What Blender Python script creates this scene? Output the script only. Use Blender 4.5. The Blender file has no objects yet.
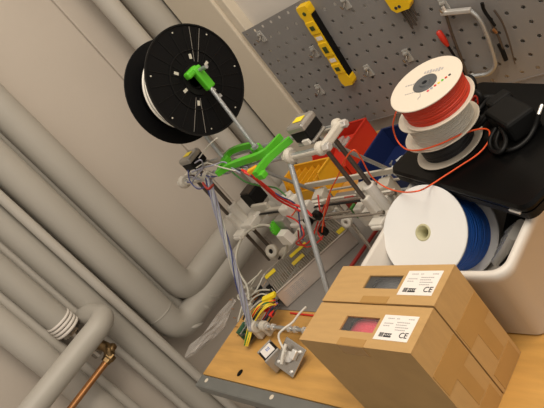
import bpy, bmesh, math, random
from mathutils import Vector, Matrix
random.seed(4)
C = bpy.context.scene.collection
V = Vector
# ------------------------------------------------------------------ camera
CAM = V((0, 0, 1.47)); F = 626.0
ex = V((0.59936026, -0.09163031, -0.79521768))
ey = V((0.52029371, -0.71036411, 0.47400136))
ez = V((-0.60832699, -0.69784434, -0.37808934))     # rows: world axes seen in camera axes (right, down, forward)
cx = V((ex[0], ey[0], ez[0])); cy = V((ex[1], ey[1], ez[1])); cz = V((ex[2], ey[2], ez[2]))
cam = bpy.data.cameras.new('camera'); co = bpy.data.objects.new('camera', cam); C.objects.link(co)
M = Matrix((( cx[0], -cy[0], -cz[0], CAM[0]), (cx[1], -cy[1], -cz[1], CAM[1]), (cx[2], -cy[2], -cz[2], CAM[2]), (0, 0, 0, 1)))
co.matrix_world = M
cam.sensor_width = 36; cam.lens = 36 * F / 544; cam.clip_start = .02
bpy.context.scene.camera = co

def ray(px, py):
    return (cx * (px - 272) + cy * (py - 204) + cz * F).normalized()
def at(px, py, x=None, y=None, z=None):
    r = ray(px, py)
    if x is not None: return CAM + r * ((x - CAM.x) / r.x)
    if y is not None: return CAM + r * ((y - CAM.y) / r.y)
    return CAM + r * ((z - CAM.z) / r.z)

# ------------------------------------------------------------------ materials
def mat(name, col, rough=.5, metal=0, bump=0, bscale=60, var=0, vscale=8, trans=0, alpha=1, coat=0, spec=.5, ior=1.45, stretch=None):
    m = bpy.data.materials.new(name); m.use_nodes = True
    nt = m.node_tree; b = nt.nodes['Principled BSDF']
    b.inputs['Base Color'].default_value = (*col, 1); b.inputs['Roughness'].default_value = rough
    b.inputs['Metallic'].default_value = metal; b.inputs['Transmission Weight'].default_value = trans
    b.inputs['Alpha'].default_value = alpha; b.inputs['Coat Weight'].default_value = coat
    b.inputs['Specular IOR Level'].default_value = spec; b.inputs['IOR'].default_value = ior
    tc = nt.nodes.new('ShaderNodeTexCoord'); src = tc.outputs['Object']
    if stretch:
        mp = nt.nodes.new('ShaderNodeMapping'); mp.inputs['Scale'].default_value = stretch
        nt.links.new(src, mp.inputs[0]); src = mp.outputs[0]
    if var:
        n = nt.nodes.new('ShaderNodeTexNoise'); n.inputs['Scale'].default_value = vscale; n.inputs['Detail'].default_value = 6
        nt.links.new(src, n.inputs['Vector'])
        r = nt.nodes.new('ShaderNodeValToRGB'); nt.links.new(n.outputs['Fac'], r.inputs[0])
        r.color_ramp.elements[0].position = .3; r.color_ramp.elements[1].position = .7
        r.color_ramp.elements[0].color = (*[c * (1 - var) for c in col], 1)
        r.color_ramp.elements[1].color = (*[min(1, c * (1 + var)) for c in col], 1)
        nt.links.new(r.outputs[0], b.inputs['Base Color'])
    if bump:
        n = nt.nodes.new('ShaderNodeTexNoise'); n.inputs['Scale'].default_value = bscale; n.inputs['Detail'].default_value = 4
        nt.links.new(src, n.inputs['Vector'])
        bp = nt.nodes.new('ShaderNodeBump'); bp.inputs['Strength'].default_value = bump; bp.inputs['Distance'].default_value = .002
        nt.links.new(n.outputs['Fac'], bp.inputs['Height']); nt.links.new(bp.outputs[0], b.inputs['Normal'])
    return m
MT = {}
def mk(k, *a, **kw): MT[k] = mat(k, *a, **kw)
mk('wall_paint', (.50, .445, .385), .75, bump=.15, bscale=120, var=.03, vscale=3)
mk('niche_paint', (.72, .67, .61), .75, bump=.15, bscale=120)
mk('pillar_paint', (.64, .57, .46), .7, bump=.1, bscale=90, var=.02)
mk('pipe_paint', (.40, .375, .33), .42, var=.04, vscale=5, bump=.1, bscale=30)
mk('pipe_light', (.47, .44, .39), .45, var=.04, vscale=5)
mk('pipe_dark', (.30, .275, .23), .5, var=.04, vscale=5)
mk('floor_vinyl', (.42, .38, .33), .5, var=.05, vscale=6)
mk('brass', (.20, .13, .06), .35, metal=.9, var=.25, vscale=60)
mk('copper', (.42, .20, .08), .4, metal=.9, var=.12, vscale=30)
mk('board', (.255, .248, .245), .5, metal=.15, var=.03, vscale=12)
mk('wood', (.56, .31, .085), .38, var=.16, vscale=7, stretch=(1, 7, 1), coat=.2)
mk('alu_edge', (.20, .205, .195), .4, metal=.35, var=.06, vscale=20)
mk('dark_steel', (.06, .06, .06), .5, metal=.3)
mk('card', (.47, .29, .115), .7, var=.05, vscale=25, stretch=(1, 6, 1), bump=.08, bscale=150)
mk('tape', (.41, .235, .08), .25, var=.04, vscale=20)
mk('label', (.78, .74, .70), .5)
mk('ink', (.04, .04, .045), .6)
mk('ink_grey', (.42, .40, .40), .6)
mk('ink_blue', (.04, .14, .5), .6)
mk('film', (.8, .8, .8), .05, alpha=.05)
mk('pla_black', (.015, .015, .016), .35)
mk('pla_grey', (.075, .08, .085), .35)
mk('pla_pink', (.65, .07, .11), .3)
mk('spool_black', (.004, .004, .0045), .5, spec=.15)
mk('rib_black', (.007, .007, .007), .45, spec=.2)
mk('pla_white', (.78, .75, .68), .35)
mk('pla_orange', (.56, .036, .010), .3)
mk('pla_natural', (.55, .52, .45), .25, spec=.7)
mk('pla_blue', (.015, .12, .55), .35)
mk('spool_white', (.76, .76, .75), .4)
mk('spool_cream', (.68, .61, .51), .5)
mk('hub_cream', (.48, .46, .28), .5)
mk('tub', (.64, .60, .55), .45, bump=.05, bscale=60)
mk('black_gloss', (.003, .003, .003), .3, spec=.14)
mk('black_matt', (.006, .006, .006), .5, spec=.2)
mk('rubber', (.007, .007, .007), .45, spec=.25)
mk('green_pla', (.085, .45, .02), .35)
mk('printed', (.54, .50, .43), .5, bump=.2, bscale=400, stretch=(1, 1, 4))
mk('zinc', (.50, .52, .53), .32, metal=.75, bump=.5, bscale=700, stretch=(.4, .4, 2))
mk('steel', (.45, .42, .38), .25, metal=.9)
mk('dark_rod', (.12, .10, .085), .35, metal=.6)
mk('chrome', (.78, .76, .73), .28, metal=.6)
mk('silver', (.62, .55, .49), .38, metal=.35, var=.1, vscale=14, bump=.1, bscale=40)
mk('perf', (.36, .32, .27), .4, metal=.3)
mk('pcb', (.03, .10, .05), .5)
mk('component', (.16, .10, .03), .5)
mk('sticker', (.85, .66, .02), .45)
mk('motor_cap', (.42, .40, .37), .4, metal=.7)
mk('red_plastic', (.55, .030, .015), .35)
mk('blue_plastic', (.010, .020, .085), .4)
mk('amber_plastic', (.75, .38, .02), .35)
mk('yellow_tool', (.82, .52, .01), .35)
mk('bubble_vial', (.05, .07, .02), .1)
mk('red_wire', (.62, .03, .02), .4)
mk('maroon', (.30, .02, .015), .4)
mk('orange_wire', (.85, .10, .02), .35)
mk('yellow_wire', (.80, .60, .04), .4)
mk('black_wire', (.02, .02, .022), .4)
mk('blue_wire', (.06, .07, .22), .4)
mk('grey_wire', (.52, .50, .43), .45)
mk('violet_wire', (.30, .30, .38), .4)
mk('green_wire', (.05, .20, .04), .4)
mk('mat_grey', (.215, .20, .185), .6, bump=.4, bscale=350)
mk('clear_hook', (.50, .49, .46), .12, alpha=.7, spec=.9)
mk('wax_bag', (.62, .58, .54), .12, alpha=.22, spec=1)
mk('white_plastic', (.66, .63, .57), .45)

# ------------------------------------------------------------------ mesh builder
def frame(d, up=None):
    d = V(d).normalized()
    u = V(up) if up is not None else (V((0, 0, 1)) if abs(d.z) < .9 else V((1, 0, 0)))
    a = u.cross(d).normalized(); b = d.cross(a).normalized()
    return a, b, d
class MB:
    def __init__(s): s.bm = bmesh.new(); s.sm = []
    def poly(s, verts, faces, smooth=False):
        vs = [s.bm.verts.new(v) for v in verts]
        for f in faces:
            try:
                q = s.bm.faces.new([vs[i] for i in f]); q.smooth = smooth
            except ValueError: pass
        return s
    def box(s, c, size, axes=None, bev=0):
        c = V(c); ax = axes or (V((1, 0, 0)), V((0, 1, 0)), V((0, 0, 1)))
        h = [q / 2 for q in size]
        if bev <= 0:
            vs = [c + ax[0] * (i * h[0]) + ax[1] * (j * h[1]) + ax[2] * (k * h[2]) for i in (-1, 1) for j in (-1, 1) for k in (-1, 1)]
            return s.poly(vs, [(0, 1, 3, 2), (4, 6, 7, 5), (0, 4, 5, 1), (2, 3, 7, 6), (0, 2, 6, 4), (1, 5, 7, 3)])
        t = bmesh.new(); bmesh.ops.create_cube(t, size=1)
        for v in t.verts: v.co = V((v.co.x * size[0], v.co.y * size[1], v.co.z * size[2]))
        bmesh.ops.bevel(t, geom=list(t.edges), offset=min(bev, min(size) * .45), segments=2, affect='EDGES', profile=.5)
        t.verts.ensure_lookup_table()
        for i, v in enumerate(t.verts): v.index = i
        vs = [c + ax[0] * v.co.x + ax[1] * v.co.y + ax[2] * v.co.z for v in t.verts]
        fs = [[v.index for v in f.verts] for f in t.faces]; t.free()
        return s.poly(vs, fs)
    def lathe(s, c, d, prof, seg=32, smooth=False, up=None, closed=False):
        """prof: list of (radius, height along d)"""
        c = V(c); a, b, d = frame(d, up); n = len(prof); vs = []
        for r, h in prof:
            for k in range(seg):
                t = 2 * math.pi * k / seg
                vs.append(c + d * h + (a * math.cos(t) + b * math.sin(t)) * max(r, 1e-5))
        fs = []
        for i in range(n if closed else n - 1):
            j = (i + 1) % n
            for k in range(seg):
                fs.append((i * seg + k, i * seg + (k + 1) % seg, j * seg + (k + 1) % seg, j * seg + k))
        if not closed:
            fs.append(tuple(reversed(range(seg)))); fs.append(tuple(range((n - 1) * seg, n * seg)))
        return s.poly(vs, fs, smooth)
    def cyl(s, p0, p1, r, seg=16, r2=None, bev=0):
        p0, p1 = V(p0), V(p1); L = (p1 - p0).length; r2 = r if r2 is None else r2
        if bev: pr = [(r - bev, 0), (r, bev), (r2, L - bev), (r2 - bev, L)]
        else: pr = [(r, 0), (r2, L)]
        return s.lathe(p0, p1 - p0, pr, seg)
    def tube(s, pts, r, seg=8, smooth=True, res=0):
        pts = [V(p) for p in pts]
        if res: pts = spline(pts, res)
        n = len(pts); prev = None; vs = []
        for i, p in enumerate(pts):
            d = (pts[min(i + 1, n - 1)] - pts[max(i - 1, 0)]).normalized()
            if prev is None: a, b, _ = frame(d)
            else:
                a = (prev - d * prev.dot(d)).normalized(); b = d.cross(a)
            prev = a; rr = r(i / (n - 1)) if callable(r) else r
            for k in range(seg):
                t = 2 * math.pi * k / seg; vs.append(p + (a * math.cos(t) + b * math.sin(t)) * rr)
        fs = [(i * seg + k, i * seg + (k + 1) % seg, (i + 1) * seg + (k + 1) % seg, (i + 1) * seg + k) for i in range(n - 1) for k in range(seg)]
        fs += [tuple(reversed(range(seg))), tuple(range((n - 1) * seg, n * seg))]
        return s.poly(vs, fs, smooth)
    def prism(s, pts, o, ax, h, hole=None):
        """2-D outline pts in axes ax[0], ax[1] from o, thickness h along ax[2]"""
        o = V(o); n = len(pts)
        vs = [o + ax[0] * p[0] + ax[1] * p[1] for p in pts] + [o + ax[0] * p[0] + ax[1] * p[1] + ax[2] * h for p in pts]
        fs = [tuple(reversed(range(n))), tuple(range(n, 2 * n))] + [(i, (i + 1) % n, n + (i + 1) % n, n + i) for i in range(n)]
        return s.poly(vs, fs)
    def build(s, name, m, parent=None, origin=None, label=None):
        bm = s.bm
        if origin is None:
            if parent is not None: origin = ORG[ROOT.get(parent.name, parent.name)] if parent.name in ROOT else ORG[parent.name]
            else:
                xs = [v.co for v in bm.verts]
                origin = V(((min(p.x for p in xs) + max(p.x for p in xs)) / 2, (min(p.y for p in xs) + max(p.y for p in xs)) / 2, min(p.z for p in xs)))
        bmesh.ops.recalc_face_normals(bm, faces=bm.faces)
        for f_ in bm.faces:
            if len(f_.verts) > 4:
                f_.smooth = False
                for e_ in f_.edges: e_.smooth = False
        bmesh.ops.translate(bm, verts=bm.verts, vec=-origin)
        me = bpy.data.meshes.new(name); bm.to_mesh(me); bm.free()
        me.materials.append(MT[m])
        o = bpy.data.objects.new(name, me); C.objects.link(o)
        if parent is None: o.location = origin; ORG[o.name] = origin.copy()
        else: o.parent = parent; ORG[o.name] = origin.copy()
        if label: o['label'] = label
        return o
def build_all(m, name, mt, parent, **kw):
    """every separate piece of the builder becomes an object of its own"""
    bm = m.bm; bm.verts.index_update(); seen = set(); out = []
    for v in list(bm.verts):
        if v.index in seen: continue
        isl = []; st = [v]; seen.add(v.index)
        while st:
            a = st.pop(); isl.append(a)
            for e in a.link_edges:
                b = e.other_vert(a)
                if b.index not in seen: seen.add(b.index); st.append(b)
        ids = {a.index: i for i, a in enumerate(isl)}; q = MB()
        fs = {f for a in isl for f in a.link_faces}
        q.poly([a.co.copy() for a in isl], [[ids[x.index] for x in f.verts] for f in fs], any(f.smooth for f in fs))
        out.append(q.build(name, mt, parent, **kw))
    bm.free(); return out
ORG = {}; ROOT = {}
def spline(p, res):
    out = []; n = len(p)
    for i in range(n - 1):
        a, b, c, d = p[max(i - 1, 0)], p[i], p[i + 1], p[min(i + 2, n - 1)]
        for k in range(res):
            t = k / res
            out.append(.5 * ((2 * b) + (c - a) * t + (2 * a - 5 * b + 4 * c - d) * t * t + (-a + 3 * b - 3 * c + d) * t ** 3))
    out.append(p[-1]); return out
def thing(name, loc, label, cat, group=None):
    o = bpy.data.objects.new(name, None); C.objects.link(o); o.location = V(loc); ORG[o.name] = V(loc)
    o.empty_display_size = .02
    return tag(o, label, cat, group)
def tag(o, label, cat, group=None):
    o['label'] = label; o['category'] = cat
    if group: o['group'] = group
    return o
def struct(o): o['kind'] = 'structure'; return o
def text(name, s, size, o, ax, m, parent, ext=.0003, align='LEFT'):
    cu = bpy.data.curves.new(name, 'FONT'); cu.body = s; cu.size = size; cu.extrude = ext; cu.align_x = align; cu.resolution_u = 3
    t = bpy.data.objects.new(name + '_src', cu); C.objects.link(t)
    dg = bpy.context.evaluated_depsgraph_get(); me = bpy.data.meshes.new_from_object(t.evaluated_get(dg))
    bpy.data.objects.remove(t)
    org = ORG[parent.name]; me.transform(Matrix((
        (ax[0].x, ax[1].x, ax[2].x, o[0] - org.x), (ax[0].y, ax[1].y, ax[2].y, o[1] - org.y), (ax[0].z, ax[1].z, ax[2].z, o[2] - org.z), (0, 0, 0, 1))))
    me.materials.clear(); me.materials.append(MT[m])
    ob = bpy.data.objects.new(name, me); C.objects.link(ob); ob.parent = parent; ORG[ob.name] = org.copy(); return ob
X, Y, Z = V((1, 0, 0)), V((0, 1, 0)), V((0, 0, 1))
T = .75    # bench top

# ================================================================== SETTING
struct(MB().box((-.4, -.2, -.02), (3.4, 3.4, .04)).build('floor', 'floor_vinyl'))
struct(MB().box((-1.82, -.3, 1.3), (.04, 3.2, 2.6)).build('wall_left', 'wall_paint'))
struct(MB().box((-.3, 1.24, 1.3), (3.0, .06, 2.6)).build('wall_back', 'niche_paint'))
m = MB().box((-1.56, 1.19, 1.3), (.18, .05, 2.6), bev=.004); m.box((-1.455, 1.196, 1.3), (.03, .04, 2.6), bev=.003)
struct(m.build('trim_1', 'pillar_paint'))
struct(MB().box((-1.794, 1.085, 1.3), (.012, .25, 2.6), bev=.004).build('trim_2', 'wall_paint'))

PIPE = 0
def vpipe(y1, y2, xc, z0, z1, mt, lab, cat='pipe', grp='grey painted pipes down the left wall', collar=False):
    s = abs(xc) / 1.9; yc = (y1 + y2) / 2 * s; ang = math.atan2(yc, abs(xc)); r = (y2 - y1) / 2 * s * math.cos(ang)
    o = MB().cyl((xc, yc, z0), (xc, yc, z1), r, 32)
    for f in o.bm.faces: f.smooth = len(f.verts) == 4
    return tag(o.build('wall_pipe', mt), lab, cat), yc, r
def elbow(pc, r, mt, lab, zbend, y, xc, yend, R, wr=False):
    pts = [V((xc, y, 2.6)), V((xc, y, zbend + R + .3))]
    pts += [V((xc, y + R - R * math.cos(t), zbend + R - R * math.sin(t))) for t in [i * math.pi / 2 / 10 for i in range(11)]]
    pts += [V((xc, yend, zbend))]
    o = MB().tube(pts, r, 32)
    return o
o = elbow(0, .046, '', '', .704, .595, -1.735, 1.205, .055)
tag(o.build('wall_pipe', 'pipe_paint'), 'thick grey pipe turning towards the back wall, upper of the two elbows', 'pipe')
# lower elbow with a wrinkled wrap and a sleeve at the joint
o = elbow(0, .046, '', '', .648, .4865, -1.728, 1.205, .055)
el = thing('wall_pipe', (-1.728, .4835, .58), 'thick grey pipe with creased wrapping, lower of the two elbows', 'pipe')
o.build('pipe_run', 'pipe_paint', el)
m = MB()
m.lathe((-1.728, .4865, .735), Z, [(.0450, 0), (.0468, .002), (.0468, .006), (.0450, .008)], 32, True)
m.build('joint_sleeve', 'pipe_paint', el)
m = MB()
for (a, b, c) in (((-1.694, .575, .668), (-1.685, .585, .640), (-1.694, .590, .617)), ((-1.698, .618, .670), (-1.686, .620, .650), (-1.690, .640, .622)), ((-1.692, .50, .645), (-1.685, .52, .630), (-1.694, .545, .614))):
    m.tube([a, b, c], lambda t: .001 + .0055 * math.sin(math.pi * t), 8, res=5)
build_all(m, 'crease', 'pipe_paint', el)
for (y1, y2, xc, z0, mt, lab) in (
    (1.125, 1.205, -1.70, 0, 'pipe_light', 'pale grey vertical pipe behind the black spool, left of the corner pipe'),
    (1.21, 1.345, -1.705, 0, 'pipe_paint', 'fat grey vertical pipe in the corner beside the beige pillar'),
    (.574, .618, -1.765, .68, 'pipe_paint', 'thin dark pipe in the gap between the two elbowed pipes'),
    (.446, .478, -1.70, 0, 'pipe_light', 'thin pale pipe running straight down left of the elbowed pipes'),
    (.369, .452, -1.745, 0, 'pipe_paint', 'broad grey pipe running straight down beside the thin pale pipe'),
    (.343, .376, -1.768, 0, 'pipe_light', 'slim pale pipe between the broad pipe and the collared pipe'),
    (.232, .270, -1.765, 0, 'pipe_light', 'slim pale pipe beside the fat pale pipe at lower left'),
    (.155, .240, -1.745, 0, 'pipe_light', 'fat pale pipe nearest the camera, crossed by the elbowed stub pipe'),
):
    vpipe(y1, y2, xc, z0, 2.6, mt, lab)
# pipe that ends in a ringed collar
s = 1.745 / 1.9; yc = .307 * s; r = .037
cp = thing('wall_pipe', (-1.745, yc, .88), 'grey pipe ending in a ringed collar above the brass valve', 'pipe')
m = MB().cyl((-1.745, yc, .955), (-1.745, yc, 2.6), r, 32)
for f in m.bm.faces: f.smooth = len(f.verts) == 4
m.build('pipe_run', 'pipe_paint', cp)
m = MB()
for k in range(4): m.lathe((-1.745, yc, .918 + k * .011), Z, [(r - .001, 0), (r + .0025, .002), (r + .0025, .007), (r - .001, .009)], 32, True)
build_all(m, 'collar_ring', 'niche_paint', cp)
m = MB().cyl((-1.745, yc, .80), (-1.745, yc, .92), .014, 20); m.lathe((-1.745, yc, .90), Z, [(.014, 0), (.027, .003), (.027, .014), (.02, .018)], 6)
m.build('pipe_union', 'steel', cp)
# stub pipe towards the camera (comes out of the wall, bends and runs along it)
pts = [V((-1.80, .345, .903)), V((-1.645, .345, .903))]
pts += [V((-1.645 + .043 * math.sin(t), .345 - .043 + .043 * math.cos(t), .903)) for t in [i * math.pi / 2 / 10 for i in range(1, 11)]]
pts += [V((-1.602, -1.2, .896))]
tag(MB().tube(pts, .031, 32).build('wall_pipe', 'pipe_paint'), 'grey pipe with rounded elbow crossing in front of the vertical pipes', 'pipe')
cu = thing('copper_pipe', (-1.65, .28, .80), 'bare copper pipe with brass elbow fitting at lower left', 'pipe')
MB().cyl((-1.65, .275, .806), (-1.65, -1.2, .797), .009, 20).build('pipe_run', 'copper', cu)
m = MB()
m.tube([(-1.745, .290, .850), (-1.69, .292, .843), (-1.655, .295, .826), (-1.65, .284, .810)], .015, 14, res=4)
m.lathe((-1.65, .290, .808), -Y, [(.012, 0), (.0165, .001), (.0165, .014), (.014, .018), (.0125, .028)], 6)
m.lathe((-1.69, .292, .844), X, [(.013, -.012), (.018, -.01), (.018, .006), (.015, .009)], 6)
m.lathe((-1.652, .300, .812), Z, [(.011, -.002), (.016, 0), (.017, .008), (.014, .014), (.008, .018)], 16, True)
m.build('elbow_fitting', 'brass', cu)

# ================================================================== BENCH
XL, XR, YF, YB = -1.277, .5, .322, 1.165
bn = thing('workbench', ((XL + XR) / 2, .74, 0), 'workbench with orange brown wooden top and grey metal front edge', 'workbench')
MB().box(((XL + XR) / 2, (YF + YB) / 2, T - .0125), (XR - XL, YB - YF, .025), bev=.0015).build('bench_top', 'wood', bn)
m = MB().box(((XL + XR) / 2, YF - .016, T - .0135), (XR - XL + .004, .031, .027), bev=.004)
ed = m.build('front_edge', 'alu_edge', bn)
m = MB()
for x in (-1.245, -1.0, -.6): m.lathe((x, YF - .013, T - .0005), Z, [(.0055, 0), (.0055, .0012), (.004, .0018)], 12)
build_all(m, 'screw_head', 'pillar_paint', ed)
m = MB().box((0, 0, 0), (.001, .001, .001))
m = MB(); m.box((-1.2, .335, .70), (.12, .04, .05)); m.box((-.4, .345, .69), (1.66, .03, .06)); m.box((-1.215, .74, .69), (.03, .80, .06))
m.build('rail', 'dark_steel', bn)
for x in (-1.205, .44):
    for y in (.36, 1.10):
        MB().box((x, y, .33), (.05, .05, .66), bev=.003).build('leg', 'dark_steel', bn)
# oval cable hole insert
m = MB(); m.lathe(at(240, 373, z=T) + Z * .0002, Z, [(.0088, 0), (.0088, .001), (.0062, .0022), (.003, .0025)], 20, True)
for v in m.bm.verts: v.co.x = -1.143 + (v.co.x + 1.143) * .75
tag(m.build('hole_plug', 'black_gloss'), 'small black oval plug in the bench top near the front edge', 'plug')

# ================================================================== PEGBOARD
PY = 1.17; px0, pz0, dx, dz = -1.439, 1.1706, .038, .0368
nx, nz = 31, 11
m = MB(); hr = .0046; th = .0015
pgx0 = px0 - dx / 2 + .004; 
for i in range(nx):
    for j in range(nz):
        cxh, czh = px0 + i * dx, pz0 - j * dz
        x0 = cxh - dx / 2 + (.004 if i == 0 else 0); x1 = cxh + dx / 2; z1 = czh + dz / 2 + (-.006 if j == 0 else 0); z0 = czh - dz / 2
        ring = []; outer = []
        for k in range(8):
            t = math.pi / 8 + k * math.pi / 4
            ring.append((cxh + hr * math.cos(t) * 1.08, czh + hr * math.sin(t) * 1.08))
        outer = [(x1, czh + .007), (cxh + .007, z1), (cxh - .007, z1), (x0, czh + .007), (x0, czh - .007), (cxh - .007, z0), (cxh + .007, z0), (x1, czh - .007)]
        vs = [V((p[0], PY, p[1])) for p in ring] + [V((p[0], PY, p[1])) for p in outer] + [V((p[0], PY + th, p[1])) for p in ring]
        vs += [V((x1, PY, z1)), V((x0, PY, z1)), V((x0, PY, z0)), V((x1, PY, z0))]
        fs = [(k, (k + 1) % 8, 8 + (k + 1) % 8, 8 + k) for k in range(8)] + [(k, 16 + k, 16 + (k + 1) % 8, (k + 1) % 8) for k in range(8)]
        fs += [(8, 24, 9), (10, 25, 11), (12, 26, 13), (14, 27, 15)]
        m.poly(vs, fs)
bmesh.ops.remove_doubles(m.bm, verts=m.bm.verts, dist=1e-5)
zt = pz0 + dz / 2 - .006; zb = pz0 - (nz - .5) * dz; x0 = px0 - dx / 2 + .004; x1 = px0 + (nx - .5) * dx
pb = thing('pegboard', ((x0 + x1) / 2, PY + .01, zb), 'grey perforated metal tool board on the back wall', 'pegboard')
m.build('perforated_panel', 'board', pb)
m = MB()
m.box(((x0 + x1) / 2, PY + .005, zb), (x1 - x0, .012, .002))
m.box((x0 + .0007, PY + .007, (zt + zb) / 2), (.0014, .014, zt - zb)); m.box((x1, PY + .007, (zt + zb) / 2), (.002, .014, zt - zb))
for x in (x0 + .30, x0 + .68, x1 - .12): m.box((x, PY + .0325 - .015, (zt + zb) / 2), (.012, .03, .28))
m.build('folded_edge', 'board', pb)

def hook(px, py, lab, s=1.0):
    p = at(px, py, y=PY); p = p - Y * .002
    t = thing('peg_hook', p, lab, 'hook', 'clear hooks on the perforated board')
    m = MB().box(p + V((0, .0005, 0)), (.017 * s, .005, .036 * s), bev=.001)
    m.box(p + V((0, -.004, .009 * s)), (.013 * s, .006, .006 * s), bev=.001)
    m.build('back_plate', 'clear_hook', t)
    m = MB().tube([p + V((0, -.003, .002)), p + V((0, -.012, -.003)), p + V((0, -.020, -.005)), p + V((0, -.024, .004))], .0022 * s, 8, res=4)
    m.lathe(p + V((0, -.003, .003)), -Y, [(.004, 0), (.004, .003), (.002, .004)], 12)
    m.build('prong', 'steel', t)
for a in ((262, 36, 'small clear hook at the top left corner of the board'), (315, 51, 'clear hook left of the yellow spirit level'),
          (320, 89, 'clear hook below the others, under the left side of the level'), (369, 70, 'clear hook at the lower right end of the spirit level'),
          (346, 2, 'clear hook at the top edge, right of the spirit level'), (408, 55, 'hook just above the cream filament spool'), (445, 5, 'clear hook above the C-shaped clamp')):
    hook(*a)

# spirit level
p0 = at(302, 5, y=PY - .012); p1 = at(350, 83, y=PY - .012)
d = (p1 - p0).normalized(); L = (p1 - p0).length; sd = Y.cross(d).normalized()
if sd.x < 0: sd = -sd
ax = (sd, d, -Y); c = (p0 + p1) / 2 + sd * .002
lv = thing('spirit_level', c, 'yellow torpedo spirit level with three windows hanging on the board', 'level')
w = .036
def P(u, v): return (u * w / 2, v * L)
m = MB()
out = [(-.9, -.5), (.9, -.5), (1, -.47), (1, -.40), (.8, -.36), (.8, .36), (1, .41), (1, .47), (.8, .5), (-.7, .5), (-1, .46), (-1, .39), (-.8, .35), (-.8, -.36), (-1, -.40), (-1, -.47)]
m.prism([P(*q) for q in out], c - ax[2] * .012, ax, .024)
m.build('body', 'yellow_tool', lv)
m = MB()
for k, (v, h) in enumerate(((-.25, .15), (0.02, .17), (.27, .12))):
    m.box(c + ax[1] * (v * L) + ax[2] * .0125, (w * .86, h * L, .004), ax, bev=.0015)
build_all(m, 'raised_panel', 'yellow_tool', lv)
m = MB()
for v, hh in ((-.25, .013), (.02, .019), (.27, .012)): m.box(c + ax[1] * (v * L) + ax[2] * .0150, (.014, hh, .0016), ax, bev=.0005)
for v in (-.25, .02, .27): pass
build_all(m, 'vial_window', 'bubble_vial', lv)
m = MB()
for v in (-.12, .16): m.box(c + ax[1] * (v * L) + ax[2] * .0124, (.02, .011, .0008), ax)
build_all(m, 'white_sticker', 'label', lv)
m = MB().box(c + ax[0] * (w * .42) - ax[2] * .002, (.004, L * .78, .021), ax)
m.build('black_edge', 'black_matt', lv)
m = MB().lathe(c - ax[1] * (.42 * L) + ax[2] * .0121, ax[2], [(.0055, 0), (.0055, .001), (.004, .0014)], 16)
m.build('end_hole', 'bubble_vial', lv)
# yellow tool with pins
c = at(399, 1, y=PY - .014)
yt = thing('hex_key_holder', c, 'yellow hex key holder with dark keys hanging below it', 'tool')
m = MB().box(c + V((.004, .0125, .02)), (.02, .006, .02)); m.prism([(-.022, .04), (.03, .04), (.03, -.012), (.022, -.022), (-.014, -.020), (-.022, -.008)], c + Y * .010, (X, Z, -Y), .022)
m.build('holder', 'yellow_tool', yt)
m = MB()
for q in (-.012, -.002): m.lathe(c + V((q + .004, -.012, -.008)), -Y, [(.004, 0), (.004, .001)], 10)
build_all(m, 'mark', 'ink', yt)
for (q, l, r) in ((-.010, .055, .0022), (-.004, .048, .0022), (.004, .05, .0026), (.012, .040, .0022), (.020, .028, .0022)):
    MB().cyl(c + V((q, -.001, -.015)), c + V((q + .001, -.001, -.02 - l)), r, 6).build('key', 'dark_rod', yt)

# C-clamp
q = PY - .014
A1, A2 = at(441, 13, y=q), at(471, 10, y=q); B1, B2 = at(472, 76, y=q), at(489, 71, y=q)
cl = thing('c_clamp', at(472, 76, y=q), 'steel C-shaped clamp frame hanging on the board', 'clamp')
dd = (A2 - A1).normalized(); up = Y.cross(dd)
m = MB().box((A1 + A2) / 2, ((A2 - A1).length, .012, .010), (dd, Y, up), bev=.002); m.lathe(A1 + Z * .003 + dd * .012, Z, [(.004, 0), (.004, .012)], 10)
m.build('top_bar', 'chrome', cl)
m = MB().tube([A2 + V((-.002, 0, -.001)), at(480, 20, y=q), at(488, 38, y=q), at(494, 56, y=q), at(495, 66, y=q), at(489, 73, y=q), at(481, 75, y=q), B1], .0052, 10, res=5)
m.build('frame', 'zinc', cl)
m = MB().cyl(B1 - X * .004 , B1 + X * .002 , .006, 12); m.cyl(B1 - Y * .005, B1 + Y * .005, .0055, 10)
m.build('jaw_tip', 'chrome', cl)
m = MB().tube([at(446, 15, y=q), at(452, 34, y=q), at(461, 58, y=q), at(467, 75, y=q)], .0035, 8, res=4)
m.build('screw_rod', 'dark_rod', cl)
# red screwdriver
a, b, e = at(438, 31, y=PY - .012), at(448, 46, y=PY - .012), at(468, 78, y=PY - .012)
sc = thing('screwdriver', e, 'small screwdriver with red handle beside the clamp', 'screwdriver')
MB().lathe(a, b - a, [(.004, 0), (.007, .003), (.0075, (b - a).length * .6), (.006, (b - a).length * .8), (.004, (b - a).length)], 12, True).build('handle', 'red_plastic', sc)
MB().cyl(b, e, .003, 8).build('shaft', 'black_matt', sc)
# pliers with black grips
def P3(x, y, o=.012): return at(x, y, y=PY - o)
pl = thing('pliers', P3(505, 62), 'thin pliers with black grips to the right of the clamp', 'pliers')
m = MB().tube([P3(482, 3), P3(484, 10), P3(490, 19), P3(495, 26)], lambda t: .0042 - .001 * t, 8, res=4)
m.tube([P3(499, 44), P3(503, 52), P3(506, 60)], .0052, 8, res=4)
build_all(m, 'grip', 'black_matt', pl)
m = MB().tube([P3(489, 18), P3(494, 28), P3(499, 38), P3(503, 50)], .003, 8, res=4)
m.tube([P3(494, 10), P3(502, 22), P3(508, 38), P3(512, 52), P3(515, 64)], lambda t: .0026 - .0012 * t, 8, res=4)
m.lathe(P3(494, 30, .010), -Y, [(.007, 0), (.007, .005), (.004, .007)], 14)
m.build('jaw', 'dark_rod', pl)
m = MB().cyl(P3(493, 29, .017), P3(497, 33, .017), .003, 8); m.build('spring', 'copper', pl)

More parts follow.
